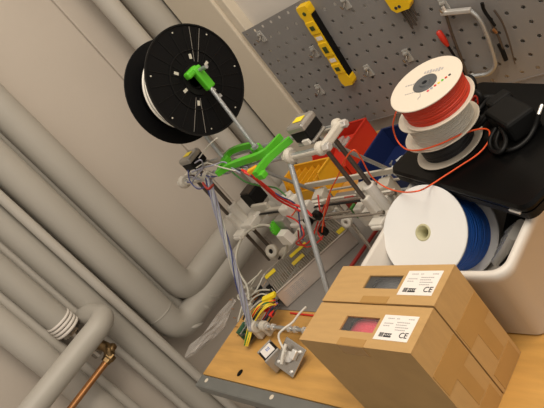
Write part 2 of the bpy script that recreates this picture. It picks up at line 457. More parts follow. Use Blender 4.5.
# ================================================================== STORAGE BINS at the wall
def bin_(name, x0, x1, y0, y1, z1, mt, lab, cardlab=True):
    t = thing(name, ((x0 + x1) / 2, (y0 + y1) / 2, T), lab, 'storage bin', 'open plastic bins at the back of the bench')
    m = MB(); w = .003; h = z1 - T; zf = T + h * .55
    # floor, back, sides with sloped front, front lip
    m.box(((x0 + x1) / 2, (y0 + y1) / 2, T + .003), (x1 - x0, y1 - y0, .004))
    m.box(((x0 + x1) / 2, y1 - w / 2, (T + z1) / 2 + .001), (x1 - x0, w, h - .002))
    for xs in (x0, x1 - w):
        m.prism([(y0, T + .001), (y1, T + .001), (y1, z1), (y0 + (y1 - y0) * .22, z1), (y0, zf)], V((xs, 0, 0)), (Y, Z, X), w)
    m.box(((x0 + x1) / 2, y0 + w / 2, (T + zf) / 2 + .001), (x1 - x0, w, zf - T))
    m.build('body', mt, t)
    m = MB()
    for xs in (x0 - .001, x1 - .001): m.box((xs, (y0 * .78 + y1 * .22 + y1) / 2, z1), (.006, (y1 - y0) * .78, .005), bev=.001)
    m.box(((x0 + x1) / 2, y1 - .001, z1), (x1 - x0, .006, .005), bev=.001)
    m.build('rim', mt, t)
    return t
rb = bin_('storage_bin', -1.335, -1.20, .965, 1.125, .822, 'red_plastic', 'bright red open plastic bin against the wall below the board')
m = MB().box((-1.262, 1.05, .775), (.11, .12, .004), (X, V((0, .95, .3)).normalized(), V((0, -.3, .95)).normalized()))
build_all(m, 'divider', 'red_plastic', rb)
pk = MB(); 
for k in range(3): pk.box((-1.29 + .03 * k, 1.075 - k * .01, .79), (.026, .035, .03), (V((.9, .3, .2)).normalized(), V((-.3, .95, 0)).normalized(), Z), bev=.004)
tag(pk.build('parts_bag', 'clear_hook'), 'crumpled clear bag of small parts lying in the red bin', 'bag')
bb = bin_('storage_bin', -1.105, -.955, .885, 1.06, .815, 'blue_plastic', 'dark navy blue open plastic bin right of the red one')
yb = bin_('storage_bin', -1.375, -1.225, .880, .958, .832, 'amber_plastic', 'amber yellow plastic bin in front of the red one')
m = MB()
for k in range(5): m.box((-1.355 + k * .028, .918, .800), (.003, .070, .044))
build_all(m, 'divider', 'amber_plastic', yb)
# anti-static screws pile in blue bin
m = MB()
for k in range(26):
    c = V((-1.0 + random.uniform(-.035, .03), .92 + random.uniform(-.02, .05), .772 + random.uniform(0, .02)))
    d = V((random.uniform(-1, 1), random.uniform(-1, 1), random.uniform(-.4, .4))); m.cyl(c, c + d.normalized() * .016, .002, 6); m.cyl(c, c + d.normalized() * .003, .004, 6)
o = m.build('loose_screws', 'zinc'); tag(o, 'loose shiny screws lying in the dark blue bin', 'screws'); o['kind'] = 'stuff'

# ================================================================== CARTONS
def carton(x0, x1, y0, y1, z1, win, lab_rect, lab, content):
    t = thing('cardboard_box', ((x0 + x1) / 2, (y0 + y1) / 2, T), lab, 'box', 'two spool cartons at the bench front')
    w = .003; wx0, wx1, wy0, wy1 = win
    m = MB()
    cxm, cym = (x0 + x1) / 2, (y0 + y1) / 2
    m.box((cxm, cym, T + w / 2 + .0003), (x1 - x0, y1 - y0, w))
    h = z1 - T - 2 * w - .0003
    for ys in (y0 + w / 2, y1 - w / 2): m.box((cxm, ys, T + w + h / 2), (x1 - x0, w, h))
    for xs in (x0 + w / 2, x1 - w / 2): m.box((xs, cym, T + w + h / 2), (w, y1 - y0 - 2 * w, h))
    zt = z1 - w / 2
    m.box(((x0 + wx0) / 2, cym, zt), (wx0 - x0, y1 - y0, w)); m.box(((x1 + wx1) / 2, cym, zt), (x1 - wx1, y1 - y0, w))
    m.box(((wx0 + wx1) / 2, (y0 + wy0) / 2, zt), (wx1 - wx0, wy0 - y0, w)); m.box(((wx0 + wx1) / 2, (y1 + wy1) / 2, zt), (wx1 - wx0, y1 - wy1, w))
    m.build('carton', 'card', t)
    # side flap seam and tape on the right-hand side
    m = MB().box((x1 + .0004, cym, T + .120), (.0008, y1 - y0 - .004, .042)); m.box((x1 + .0004, cym, T + .020), (.0008, y1 - y0 - .012, .034))
    m.box((x1 + .0003, cym + .004, T + .07), (.0006, .022, .06))
    build_all(m, 'side_tape', 'tape', t)
    m = MB().box((x0 + (x1 - x0) * .50, y0 + .006, z1 + .0003), (.052, .012, .0006)); m.box((x0 + (x1 - x0) * .50, y0 - .0004, z1 - .01), (.052, .0008, .02))
    m.build('top_tape', 'tape', t)
    MB().box(((wx0 + wx1) / 2, (wy0 + wy1) / 2, z1 - w - .0006), (wx1 - wx0 + .008, wy1 - wy0 + .008, .0006)).build('window_film', 'film', t)
    lx0, lx1, ly0, ly1 = lab_rect
    lb = MB().box(((lx0 + lx1) / 2, (ly0 + ly1) / 2, z1 + .0003), (lx1 - lx0, ly1 - ly0, .0005)).build('label', 'label', t, label='white printed label with CE mark')
    W, H = lx1 - lx0, ly1 - ly0
    ax = (X, Y, Z); zz = z1 + .0009
    text('ce_mark', 'CE', H * .30, (lx0 + W * .70, ly0 + H * .13, zz), ax, 'ink', lb, .0002)
    m = MB(); bx = lx0 + W * .13
    for k in range(5): m.box((bx + k * W * .028, ly0 + H * .20, zz), (W * (.010 + .008 * (k % 2)), H * .17, .0003))
    m.box((lx0 + W * .38, ly0 + H * .14, zz), (W * .22, H * .055, .0003)); m.box((lx0 + W * .38, ly0 + H * .25, zz), (W * .22, H * .03, .0003))
    for k in range(4): m.box((lx0 + W * (.30 + .05 * k), ly0 + H * .20, zz), (W * .022, H * .10, .0003))
    m.build('logo_block', 'ink', lb)
    m = MB()
    for (u0, u1, v) in ((.14, .34, .86), (.40, .50, .86), (.74, .92, .86), (.10, .38, .66), (.46, .84, .72), (.46, .78, .62), (.48, .86, .52), (.10, .30, .56), (.50, .8, .42)):
        n = max(2, int((u1 - u0) / .05))
        for k in range(n):
            m.box((lx0 + W * (u0 + (u1 - u0) * (k + .5) / n), ly0 + H * v, zz), (W * (u1 - u0) / n * .7, H * .028, .0003))
    m.build('fine_print', 'ink_grey', lb)
    # spool in the carton
    R = .0895; cy_ = cym; cz_ = T + w + R + .003; cxs = cxm
    s = thing('filament_spool', (cxs, cy_, cz_ - R), content[1], 'spool')
    prof = [(R - .018, -.022)]
    for k in range(12):
        h0 = -.022 + k * .044 / 12; prof += [(R - .006, h0 + .0012), (R - .004, h0 + .0018), (R - .006, h0 + .0030)]
    prof += [(R - .018, .022)]
    MB().lathe((cxs, cy_, cz_), Y, prof, 48, True).build('winding', content[0], s)
    m = MB()
    for sgn in (-1, 1): m.lathe((cxs, cy_ + sgn * .024, cz_), Y, [(.02, -.0015), (R, -.0015), (R, .0015), (.02, .0015)], 48, closed=True)
    m.build('flange', 'spool_black', s)
def rect(pts, z):
    q = [at(a, b, z=z) for a, b in pts]
    xs = sorted(p.x for p in q); ys = sorted(p.y for p in q)
    return ((xs[0] + xs[1]) / 2, (xs[2] + xs[3]) / 2, (ys[0] + ys[1]) / 2, (ys[2] + ys[3]) / 2)
Z1 = .945
carton(-.748, -.530, .399, .470, Z1, rect([(361, 288), (371, 276), (404, 275), (397, 289)], Z1), rect([(398, 294), (409, 271), (443, 271), (432, 297)], Z1),
       'brown cardboard box, rear of the two, grey filament in its window', ('pla_grey', 'spool of grey filament seen through the window of the rear carton'))
carton(-.749, -.531, .3255, .397, Z1 - .002, rect([(337, 330), (347, 315), (380, 317), (372, 331)], Z1), rect([(373, 337), (385, 313), (418, 317), (406, 343)], Z1),
       'brown cardboard box at the bench front edge with pink filament in its window', ('pla_pink', 'spool of pink red filament seen through the window of the front carton'))

# ================================================================== TUB
def tub():
    x1t, y0t, zt = -.480, .484, .905; x0t, y1t = -.766, .86; tp = .018
    rr = .02
    def rr_loop(x0, x1, y0, y1, z, r, n=6):
        pts = []
        for (cx_, cy_, a0) in ((x1 - r, y1 - r, 0), (x0 + r, y1 - r, 90), (x0 + r, y0 + r, 180), (x1 - r, y0 + r, 270)):
            for k in range(n + 1):
                t = math.radians(a0 + 90 * k / n); pts.append(V((cx_ + r * math.cos(t), cy_ + r * math.sin(t), z)))
        return pts
    loops = [rr_loop(x0t + tp, x1t - tp, y0t + tp, y1t - tp, T + .001, .02), rr_loop(x0t + tp - .003, x1t - tp + .003, y0t + tp - .003, y1t - tp + .003, T + .006, .023),
             rr_loop(x0t + .006, x1t - .006, y0t + .006, y1t - .006, zt - .018, .024), rr_loop(x0t, x1t, y0t, y1t, zt - .016, .026), rr_loop(x0t, x1t, y0t, y1t, zt - .003, .026),
             rr_loop(x0t + .003, x1t - .003, y0t + .003, y1t - .003, zt, .024), rr_loop(x0t + .009, x1t - .009, y0t + .009, y1t - .009, zt, .02),
             rr_loop(x0t + .011, x1t - .011, y0t + .011, y1t - .011, zt - .004, .02), rr_loop(x0t + tp + .004, x1t - tp - .004, y0t + tp + .004, y1t - tp - .004, T + .005, .018)]
    n = len(loops[0]); vs = [p for l in loops for p in l]; fs = []
    for i in range(len(loops) - 1):
        for k in range(n): fs.append((i * n + k, i * n + (k + 1) % n, (i + 1) * n + (k + 1) % n, (i + 1) * n + k))
    fs.append(tuple(reversed(range(n)))); fs.append(tuple(range((len(loops) - 1) * n, len(loops) * n)))
    m = MB(); m.poly(vs, fs)
    for f in m.bm.faces: f.smooth = True
    tag(m.build('plastic_tub', 'tub'), 'off-white plastic tub behind the cartons holding the blue filament spool', 'tub')
tub()

# ================================================================== SPOOLS
def spool(c, n, R, W, name, lab, fmat, wmat, rw, hole, rings=18, ft=.003, bare=False):
    """c centre of the visible flange's outer face, n outward normal"""
    c = V(c); n = V(n).normalized()
    t = thing(name, c - n * W, lab, 'spool')
    for k, h in enumerate((-ft, -W)):
        MB().lathe(c, n, [(hole, h), (R - .001, h), (R, h + .0008), (R, h + ft - .0008), (R - .001, h + ft), (hole, h + ft)], 64, closed=True).build('flange', fmat, t)
    prof = [(hole, -W + ft)]; L = W - 2 * ft
    for k in range(rings):
        h = -W + ft + L * k / rings; s = L / rings
        j = random.uniform(-.0006, .0006)
        prof += [(rw - s * .4 + j, h + .02 * s), (rw + j, h + s * .3), (rw + j, h + s * .7), (rw - s * .4 + j, h + .98 * s)]
    prof += [(hole, -ft)]
    if rw > hole: MB().lathe(c, n, prof, 64, True, closed=True).build('winding', wmat, t)
    return t
# blue filament on white spool
n = V((.139, -.656, .742)).normalized(); c = V((-.679, .588, .893))
bs = spool(c, n, .0795, .112, 'filament_spool', 'white spool of blue filament leaning in the off-white tub', 'spool_white', 'pla_blue', .066, .0135, 22, .004)
m = MB().lathe(c, n, [(.0105, .0008), (.0135, .0010), (.0148, -.0002), (.0138, -.11), (.0100, -.11)], 32, True, closed=True)
m.build('hub_sleeve', 'hub_cream', bs)
# small spools
n3 = V((.085, -.10, .99)).normalized(); LT = .940; R3 = .0615
lz = V((.03, -.035, 1)).normalized()
s3 = spool((-.668, .746, LT + .0475), lz, R3, .044, 'filament_spool', 'cream spool of black filament at the bottom of the small stack', 'spool_cream', 'pla_black', .047, .014, 12, .0028)
s2 = spool((-.643, .734, LT + .0965), lz, R3, .046, 'filament_spool', 'cream spool of clear white filament in the middle of the stack', 'spool_cream', 'pla_natural', .053, .014, 12, .0028)
top = V((-.6155, .720, 1.0875))
s1 = spool(top, n3, R3, .044, 'filament_spool', 'cream spool of orange filament, topmost of the small stack', 'spool_cream', 'pla_orange', .055, .0135, 14, .0028)
m = MB().lathe(top, n3, [(.0205, -.001), (.0205, .0010), (.0190, .0016), (.0100, .0004), (.0085, .0022), (.0045, .0022), (.0040, -.012), (.0130, -.038), (.0130, -.001)], 32, closed=True)
m.build('hub_cap', 'pla_grey', s1, label='dark grey hub cap')
a = V((1, .1, 0)); a = (a - n3 * a.dot(n3)).normalized(); b = n3.cross(a)
def onf(u, v): return top + a * u + b * v + n3 * .0004
m = MB()
for k in range(7): m.box(onf(-.008 + k * .0052, .028 - .0004 * k), (.0034, .0045 + .002 * (k % 3), .0004), (a, b, n3))
for k in range(5): m.box(onf(-.036 + k * .0045, .006), (.003, .0022, .0004), (a, b, n3))
for k in range(9): m.box(onf(-.030 + k * .0042, -.016), (.003, .0012, .0004), (a, b, n3))
m.build('flange_print', 'ink_grey', s1)
m = MB().tube([onf(-.001, -.024), onf(.001, -.030), onf(-.002, -.036)], .0006, 6); m.build('pen_mark', 'ink_grey', s1)
for k, nm in enumerate(('pla_pink', 'violet_wire', 'red_wire', 'yellow_wire', 'green_pla', 'pla_orange', 'ink')):
    MB().lathe(onf(.012 + k * .0050, -.022 + k * .0042), n3, [(.0024, 0), (.0022, .0003)], 10).build('colour_dot', nm, s1)

# black spool
FX, SY, SZ, RR = -1.030, .670, 1.268, .110
bk = spool((FX, SY, SZ), X, RR, .093, 'filament_spool', 'large black spool of white filament held up on threaded rods', 'spool_black', 'spool_black', .030, .019, 2, .003)
for k in range(7):
    h = -.0085 - k * .0092; rr_ = .0822 + .0012 * math.sin(k * 2.1)
    MB().tube([V((FX + h, SY, SZ)) + Y * rr_ * math.cos(t) + Z * rr_ * math.sin(t) for t in [i * 2 * math.pi / 64 for i in range(65)]], .0027, 8).build('filament_turn', 'pla_white', bk)
MB().lathe((FX, SY, SZ), X, [(.03, -.0895), (.0785, -.0895), (.0785, -.0035), (.03, -.0035)], 64, True, closed=True).build('filament_core', 'spool_black', bk)
m = MB()
for k in range(20):
    t = 2 * math.pi * k / 20 + .1; u = Y * math.cos(t) + Z * math.sin(t); s = X.cross(u)
    m.box(V((FX + .0006, SY, SZ)) + u * .070, (.0012, .062, .0014), (X, u, s))
m.lathe((FX, SY, SZ), X, [(RR - .003, 0), (RR, 0), (RR, .0022), (RR - .003, .0022)], 64, closed=True)
m.lathe((FX, SY, SZ), X, [(.058, 0), (.060, 0), (.060, .0022), (.058, .0022)], 48, closed=True)
m.lathe((FX, SY, SZ), X, [(.020, 0), (.030, 0), (.030, .003), (.020, .003)], 40, closed=True)
m.build('rib', 'rib_black', bk)
m = MB()
for t, r in ((.2, .042), (1.05, .046), (2.2, .045), (3.1, .036), (3.95, .046), (5.1, .040)):
    u = Y * math.cos(t) + Z * math.sin(t)
    m.box(V((FX + .0010, SY, SZ)) + u * r, (.0012, .010, .006), (X, u, X.cross(u)), bev=.0005)
for t in (.5, 1.3, 2.4, 3.3, 4.2, 5.0, 5.9):
    u = Y * math.cos(t) + Z * math.sin(t); m.lathe(V((FX, SY, SZ)) + u * .098, X, [(.0016, 0), (.0016, .0012)], 8)
build_all(m, 'cutout_light_spot', 'grey_wire', bk)  # pale pads painting the light seen through the flange holes
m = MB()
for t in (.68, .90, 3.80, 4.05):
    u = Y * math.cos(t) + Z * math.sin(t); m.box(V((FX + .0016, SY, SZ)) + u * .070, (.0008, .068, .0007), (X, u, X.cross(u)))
build_all(m, 'painted_gleam', 'motor_cap', bk)  # light grey strips painting the radial reflections on the black flange

# ================================================================== SPOOL HOLDER
AZ = SZ + .0145
sh = thing('spool_holder', (-1.03, .64, 1.095), 'bright green printed spool holder with upright threaded rods on the printer top', 'spool holder')
def bar(pts, w, h, name, mt, parent, up=Z):
    pts = [V(p) for p in pts]; m = MB()
    pts = spline(pts, 5); vs = []; n = len(pts)
    for i, p in enumerate(pts):
        d = (pts[min(i + 1, n - 1)] - pts[max(0, i - 1)]).normalized(); s = up.cross(d).normalized(); u = d.cross(s)
        ww = w(i / (n - 1)) if callable(w) else w
        vs += [p + s * ww / 2 + u * h / 2, p - s * ww / 2 + u * h / 2, p - s * ww / 2 - u * h / 2, p + s * ww / 2 - u * h / 2]
    fs = [(i * 4 + k, i * 4 + (k + 1) % 4, (i + 1) * 4 + (k + 1) % 4, (i + 1) * 4 + k) for i in range(n - 1) for k in range(4)] + [(3, 2, 1, 0), (n * 4 - 4, n * 4 - 3, n * 4 - 2, n * 4 - 1)]
    m.poly(vs, fs); return m.build(name, mt, parent)
zb_ = 1.103
bar([at(217, 174, z=zb_), at(228, 167, z=zb_), at(243, 161, z=zb_), at(258, 156, z=zb_), at(268, 150, z=zb_), at(281, 136, z=zb_)], lambda t: .007 + .005 * math.sin(math.pi * t), .012, 'clip_bracket', 'green_pla', sh)
bar([at(256, 175, z=zb_ + .004), at(262, 166, z=zb_ + .004), at(269, 158, z=zb_ + .004), at(279, 149, z=zb_ + .004), at(291, 139, z=zb_ + .004)], lambda t: .011 - .003 * t, .012, 'clip_bracket', 'green_pla', sh)
bar([at(219, 173, z=zb_), at(223, 163, z=zb_), at(229, 153, z=zb_), at(239, 148, z=zb_), at(252, 145, z=zb_)], lambda t: .006 + .004 * math.sin(math.pi * t), .012, 'clip_bracket', 'green_pla', sh)
m = MB().box(at(257, 149, z=1.10), (.018, .018, .018), bev=.003); m.box(at(226, 160, z=1.10), (.018, .016, .016), bev=.003)
build_all(m, 'rod_socket', 'green_pla', sh)
m = MB().box(at(262, 175, z=1.100), (.018, .014, .012), bev=.002); m.build('hook_foot', 'green_pla', sh)
r1 = V((-1.000, .655, 1.10)); r1t = V((-1.006, .668, 1.262))
MB().cyl(at(256, 148, z=1.10), r1t, .0042, 12).build('upright_rod', 'zinc', sh)
r2 = at(225, 160, z=1.10)
MB().cyl(r2, V((-1.135, SY, AZ)), .0042, 12).build('upright_rod', 'zinc', sh)
m = MB(); m.lathe(at(256, 148, z=1.11), Z, [(.0075, 0), (.0075, .006)], 6); m.lathe(r1t - Z * .045, Z, [(.0075, 0), (.0075, .006)], 6); build_all(m, 'nut', 'zinc', sh)
MB().cyl((-1.155, SY, AZ), (-.975, SY, AZ), .0040, 12).build('axle', 'zinc', sh)
m = MB().box((-1.008, SY - .001, AZ - .016), (.016, .019, .050), bev=.003); m.box((-1.010, SY - .012, AZ + .006), (.016, .030, .014), bev=.004)
m.build('top_clamp', 'green_pla', sh)
m = MB().box((-1.135, SY, AZ - .008), (.014, .02, .04), bev=.003); m.build('top_clamp', 'green_pla', sh)

# ================================================================== PRINTER
TL, TR = -1.142, -.862; fy, ry, tz = .607, .666, 1.088
pr = thing('desktop_3d_printer', (-1.0, .62, T), 'open-frame desktop 3D printer of threaded rods and white plastic joints', '3D printer')
foot_f = (.432, .785); foot_r = (.835, .785)
for x in (TL, TR):
    MB().cyl((x, fy - .004, tz), (x + (.006 if x > -1 else 0), foot_f[0], foot_f[1]), .0052, 12).build('frame_rod', 'zinc', pr)
    MB().cyl((x, ry + .004, tz), (x, foot_r[0], foot_r[1]), .0042, 12).build('frame_rod', 'zinc', pr)
    MB().cyl((x, foot_f[0], foot_f[1] - .008), (x, foot_r[0], foot_r[1] - .008), .0042, 12).build('frame_rod', 'zinc', pr)
for y in (fy, ry): MB().cyl((-1.262, y, tz), (-.765, y, tz), .0042, 12).build('top_rod', 'zinc', pr)
MB().cyl((-1.185, .443, .788), (-.82, .443, .788), .0045, 12).build('base_rod', 'zinc', pr)
MB().cyl((-1.185, .835, .788), (-.82, .835, .788), .0042, 12).build('base_rod', 'zinc', pr)
MB().cyl((-1.185, .46, .762), (-1.0, .46, .762), .0040, 12).build('base_rod', 'zinc', pr)
for x in (TL, TR):
    for y, z in (foot_f, foot_r):
        s = 1 if y < .6 else -1
        m = MB(); m.lathe((x - .011, y + s * .01, z), X, [(.013, 0), (.015, .002), (.015, .020), (.013, .022)], 20)
        m.box((x, y + s * .014, z - .017), (.018, .034, .030), bev=.004)
        m.build('frame_vertex', 'printed', pr)
# base rod nuts and clamp
m = MB()
for x in (-1.095, -1.075, -1.018, -1.0, -.972): m.lathe((x, .443, .788), X, [(.0055, 0), (.0078, .0005), (.0078, .006), (.0055, .0065)], 6)
build_all(m, 'nut', 'chrome', pr)
m = MB(); m.lathe((-1.113, .443, .788), X, [(.008, 0), (.0115, .002), (.0115, .012), (.008, .014)], 20); m.box((-1.105, .443, .775), (.012, .018, .026), bev=.003)
m.build('rod_clamp', 'printed', pr)
# motor mounts with motors on top
def ring(c, ax, ro, ri, h, seg=24):
    m = MB(); m.lathe(c, ax, [(ri, -h / 2), (ro, -h / 2), (ro, h / 2), (ri, h / 2)], seg, True, closed=True); return m
for (xa, xm, xb, stx) in ((TL, -1.198, -1.250, 0), (TR, -.812, -.775, 1)):
    mt_ = thing_ = None
    m = MB()
    # clamps around the two rods
    lo, hi = min(xa, xb), max(xa, xb)
    for y in (fy, ry):
        m.cyl((lo - .005, y, tz), (lo + .010, y, tz), .0150, 20, bev=.004); m.cyl((hi - .010, y, tz), (hi + .004, y, tz), .0125, 20, bev=.004)
        m.box(((lo + hi) / 2, y, tz - .003), (hi - lo, .012, .010), bev=.003)
    m.box((xb + (.004 if xb > xa else -.004), (fy + ry) / 2, tz), (.014, ry - fy + .006, .015), bev=.003)
    mm = m.build('motor_mount', 'printed', pr)
    m = MB()
    for y in (fy, ry): m.lathe((xb + (.006 if xb > xa else -.020), y, tz), X, [(.0055, 0), (.0075, .001), (.0075, .013), (.005, .014)], 6); m.lathe((xa + (-.016 if xb > xa else .012), y, tz), X, [(.0075, 0), (.0075, .006)], 6)
    build_all(m, 'nut', 'chrome', mm)
    yc = (fy + ry) / 2 - .002; xm2 = xm
    z0 = tz + .008
    mo = MB().box((xm2, yc, z0 + .020), (.041, .041, .026), bev=.004).build('stepper_motor', 'black_matt', pr)
    m = MB().box((xm2, yc, z0 + .0025), (.0425, .0425, .007), bev=.003); m.box((xm2, yc, z0 + .0345), (.0425, .0425, .014), bev=.004)
    for i in (-1, 1):
        for j in (-1, 1): m.lathe((xm2 + i * .0155, yc + j * .0155, z0 + .0415), Z, [(.003, 0), (.003, .001)], 10)
    build_all(m, 'end_cap', 'motor_cap', mo)
    MB().box((xm2, yc, z0 + .0425), (.022, .015, .0008), bev=.0002).build('motor_sticker', 'sticker', mo, label='yellow sticker')
    MB().box((xm2 + .008, yc - .0225, z0 + .008), (.016, .006, .010), bev=.001).build('wire_socket', 'white_plastic', mo)
# vertical rods
for x, in ((-1.222,), (-.795,)):
    ya, yb_, xo = (.643, .625, -.010) if x < -1 else (.657, .637, -.012)
    MB().cyl((x, ya, tz), (x, ya, .775), .0046, 12).build('smooth_rod', 'dark_rod', pr)
    MB().cyl((x + xo, yb_, tz + .005), (x + xo, yb_, .80), .0042, 12).build('lead_rod', 'dark_rod', pr)
    m = MB().box((x, .66, .782), (.022, .03, .02), bev=.003); m.box((x, .745, .782), (.016, .18, .012), bev=.003); m.build('rod_foot', 'printed', pr)
xz = .905
for x, s in ((-1.226, 1), (-.803, -1)):
    yy = .636 if x < -1 else .650; zz = .935 if x < -1 else .918
    m = MB().cyl((x + .004, yy + .006, zz - .040), (x + .004, yy + .006, zz + .040), .0125, 16, bev=.002); m.box((x - .004, yy - .008, zz - .004), (.018, .020, .060), bev=.003)
    m.box((x, yy - .016, zz - .028), (.034, .040, .014), bev=.003); m.box((x - s * .002, yy - .030, zz - .030), (.028, .020, .010), bev=.003)
    m.box((x + s * .022, yy + .014, zz - .022), (.044, .058, .020), bev=.003)
    xe = m.build('x_axis_end', 'white_plastic', pr)
    m = MB().lathe((x + s * .03, yy + .02, zz - .012), Z, [(.004, 0), (.004, .002)], 10); m.build('screw_head', 'chrome', xe)
for y in (.635, .685): MB().cyl((-1.22, y, xz), (-.785, y, xz), .0040, 12).build('x_axis_rod', 'steel', pr)
MB().box(at(254, 196, y=.70), (.042, .040, .042), bev=.004).build('stepper_motor', 'black_matt', pr)
m = MB().box((-1.175, .672, .925), (.060, .010, .030), bev=.003); m.box((-1.11, .668, .915), (.10, .010, .020), bev=.002); m.build('motor_bracket', 'printed', pr)
m = MB(); 
for k in range(7): m.box(at(254, 196, y=.70) + V((-.015 + k * .005, 0, .0225)), (.0022, .034, .006))
build_all(m, 'motor_fin', 'dark_rod', pr)
c_ = at(272, 251, z=.825)
m = MB().lathe(c_, V((.35, -.75, .55)), [(.006, -.006), (.0155, -.006), (.0165, -.003), (.0165, .003), (.0155, .006), (.006, .006)], 24, True, closed=True); m.box(c_ + V((-.010, 0, -.014)), (.026, .018, .022), bev=.004)
m.build('rod_clamp', 'printed', pr)
m = MB().lathe(c_, V((.35, -.75, .55)), [(.0015, -.004), (.0062, -.004), (.0062, .004), (.0015, .004)], 16, True); m.build('bearing', 'black_matt', pr)
# timing belt + carriage + extruder
m = MB().box((-1.0, .66, xz + .014), (.36, .006, .0015)); m.build('timing_belt', 'rubber', pr)
m = MB().box((-1.025, .66, xz - .002), (.070, .075, .010), bev=.003); m.box((-1.045, .655, xz + .022), (.030, .05, .042), bev=.004); m.box((-1.0, .65, xz + .018), (.03, .03, .03), bev=.003)
m.box((-1.06, .672, xz + .032), (.028, .020, .034), (V((.8, .6, 0)), V((-.6, .8, 0)), Z), bev=.003)
m.build('carriage', 'white_plastic', pr)
ex_ = MB().box((-1.065, .628, xz + .008), (.034, .022, .034), bev=.003).build('extruder', 'motor_cap', pr)
m = MB().lathe((-1.085, .615, xz + .008), X, [(.013, 0), (.016, .001), (.016, .007), (.013, .008)], 18)
for k in range(16):
    t = k * math.pi / 8; m.box(V((-1.081, .615, xz + .008)) + (Y * math.cos(t) + Z * math.sin(t)) * .0165, (.007, .003, .003), (X, Y * math.cos(t) + Z * math.sin(t), X.cross(Y * math.cos(t) + Z * math.sin(t))))
m.build('extruder_gear', 'green_pla', pr, label='bright green toothed gear')
m = MB().prism([(-.014, -.012), (.018, -.012), (.012, .014), (-.010, .016)], (-1.058, .612, xz - .012), (X, Z, -Y), .020); m.build('white_block', 'white_plastic', pr)
m = MB()
for (x, z) in ((-.985, .912), (-.965, .880), (-.945, .925)):
    m.lathe((x, .63, z), -Y, [(.005, 0), (.011, 0), (.011, .008), (.005, .008)], 20, closed=True)
build_all(m, 'bearing', 'black_matt', pr)
# white perforated side rails behind
m = MB()
for (za, ya) in ((.898, .765), (.868, .735)):
    m.box((-.975, ya, za), (.275, .006, .013), bev=.001)
m.box((-.975, .768, .872), (.26, .004, .004)); m.build('rear_rail', 'printed', pr)
m = MB()
for x in (-1.07, -.93, -.87): m.box((x, .75, .86), (.03, .036, .05), (V((.9, .3, 0)).normalized(), V((-.3, .9, 0)).normalized(), Z), bev=.002)
build_all(m, 'rail_bracket', 'printed', pr)
m = MB().cyl((-1.10, .71, .85), (-.84, .71, .85), .0045, 12); m.cyl((-1.08, .78, .86), (-.84, .60, .83), .0040, 12)
build_all(m, 'bed_rod', 'steel', pr)
m = MB().lathe(at(347, 222, z=.865), V((.3, -.9, .4)), [(.004, -.006), (.011, -.006), (.012, -.003), (.009, 0), (.012, .003), (.011, .006), (.004, .006)], 24, True, closed=True); m.build('pulley', 'white_plastic', pr)
m = MB().box((-.90, .70, .86), (.022, .05, .05), bev=.003); m.box((-.865, .72, .86), (.05, .02, .04), bev=.003)
m.build('belt_clamp', 'white_plastic', pr)
m = MB().box((-.955, .72, .868), (.028, .012, .028), bev=.002); build_all(m, 'end_stop', 'maroon', pr)
m = MB().box((-.935, .70, .86), (.006, .016, .03), bev=.001); m.build('end_stop_board', 'green_wire', pr)
# wires of the printer
def wire(pts, r, mt, name='wire', parent=None, res=6, seg=7):
    return MB().tube([V(p) for p in pts], r, seg, res=res).build(name, mt, parent or pr)
def W(l): return [at(a, b, z=c) for a, b, c in l]
random.seed(7)
# cable bundle spiralled round the left front rod
def along(p0, p1, n, rad, turns, ph):
    p0, p1 = V(p0), V(p1); a, b, d = frame(p1 - p0); out = []
    for i in range(n + 1):
        t = i / n; an = turns * 2 * math.pi * t + ph; out.append(p0.lerp(p1, t) + (a * math.cos(an) + b * math.sin(an)) * rad)
    return out
L0, L1 = V((TL, fy - .004, tz)), V((TL, foot_f[0], foot_f[1]))
for k, mt in enumerate(('violet_wire', 'blue_wire', 'grey_wire', 'violet_wire', 'violet_wire')):
    wire(along(L0, L1, 26, .0062, 1.6, k * 1.25), .0013 if mt != 'violet_wire' else .0019, mt, res=3)
# bundle along the front top rod
T0, T1 = V((-1.225, fy, tz + .002)), V((-.985, fy, tz + .002))
for k, mt in enumerate(('violet_wire', 'grey_wire', 'blue_wire', 'grey_wire')):
    wire(along(T0, T1, 22, .0060, 2.5, k * 1.6), .0016, mt, res=3)
wire(W([(195, 163, 1.14), (201, 160, 1.15), (203, 168, 1.12), (197, 175, 1.11), (192, 184, 1.09), (200, 188, 1.085)]), .0016, 'violet_wire')
wire(W([(188, 170, 1.12), (190, 181, 1.1), (198, 189, 1.08), (206, 186, 1.08)]), .0014, 'blue_wire')
wire(W([(203, 183, 1.10), (208, 189, 1.10), (213, 185, 1.09)]), .0028, 'maroon')
wire(W([(192, 172, 1.12), (202, 168, 1.12), (214, 165, 1.12), (224, 162, 1.11), (232, 168, 1.10), (240, 173, 1.098)]), .0018, 'violet_wire')
wire(W([(196, 168, 1.13), (206, 163, 1.125), (220, 167, 1.115), (236, 171, 1.10)]), .0014, 'grey_wire')
MB().box(at(253, 170, z=1.10), (.022, .010, .010), (V((.9, .42, 0)), V((-.42, .9, 0)), Z), bev=.002).build('connector', 'amber_plastic', pr)
# thick red pair to the extruder
wire(W([(242, 170, 1.095), (250, 174, 1.085), (258, 180, 1.06), (268, 188, 1.03), (278, 196, 1.0), (290, 203, .97), (303, 208, .95), (312, 216, .93)]), .0028, 'red_wire')
wire(W([(244, 172, 1.095), (254, 178, 1.075), (266, 189, 1.03), (279, 200, .99), (292, 207, .96), (300, 211, .95)]), .0024, 'red_wire')
wire(W([(250, 175, 1.09), (262, 184, 1.04), (280, 196, 1.0), (296, 205, .96), (300, 225, .92), (303, 240, .88)]), .0015, 'blue_wire')
wire(W([(232, 172, 1.09), (246, 182, 1.06), (262, 186, 1.03), (276, 188, 1.0), (286, 196, .98)]), .0018, 'green_wire')
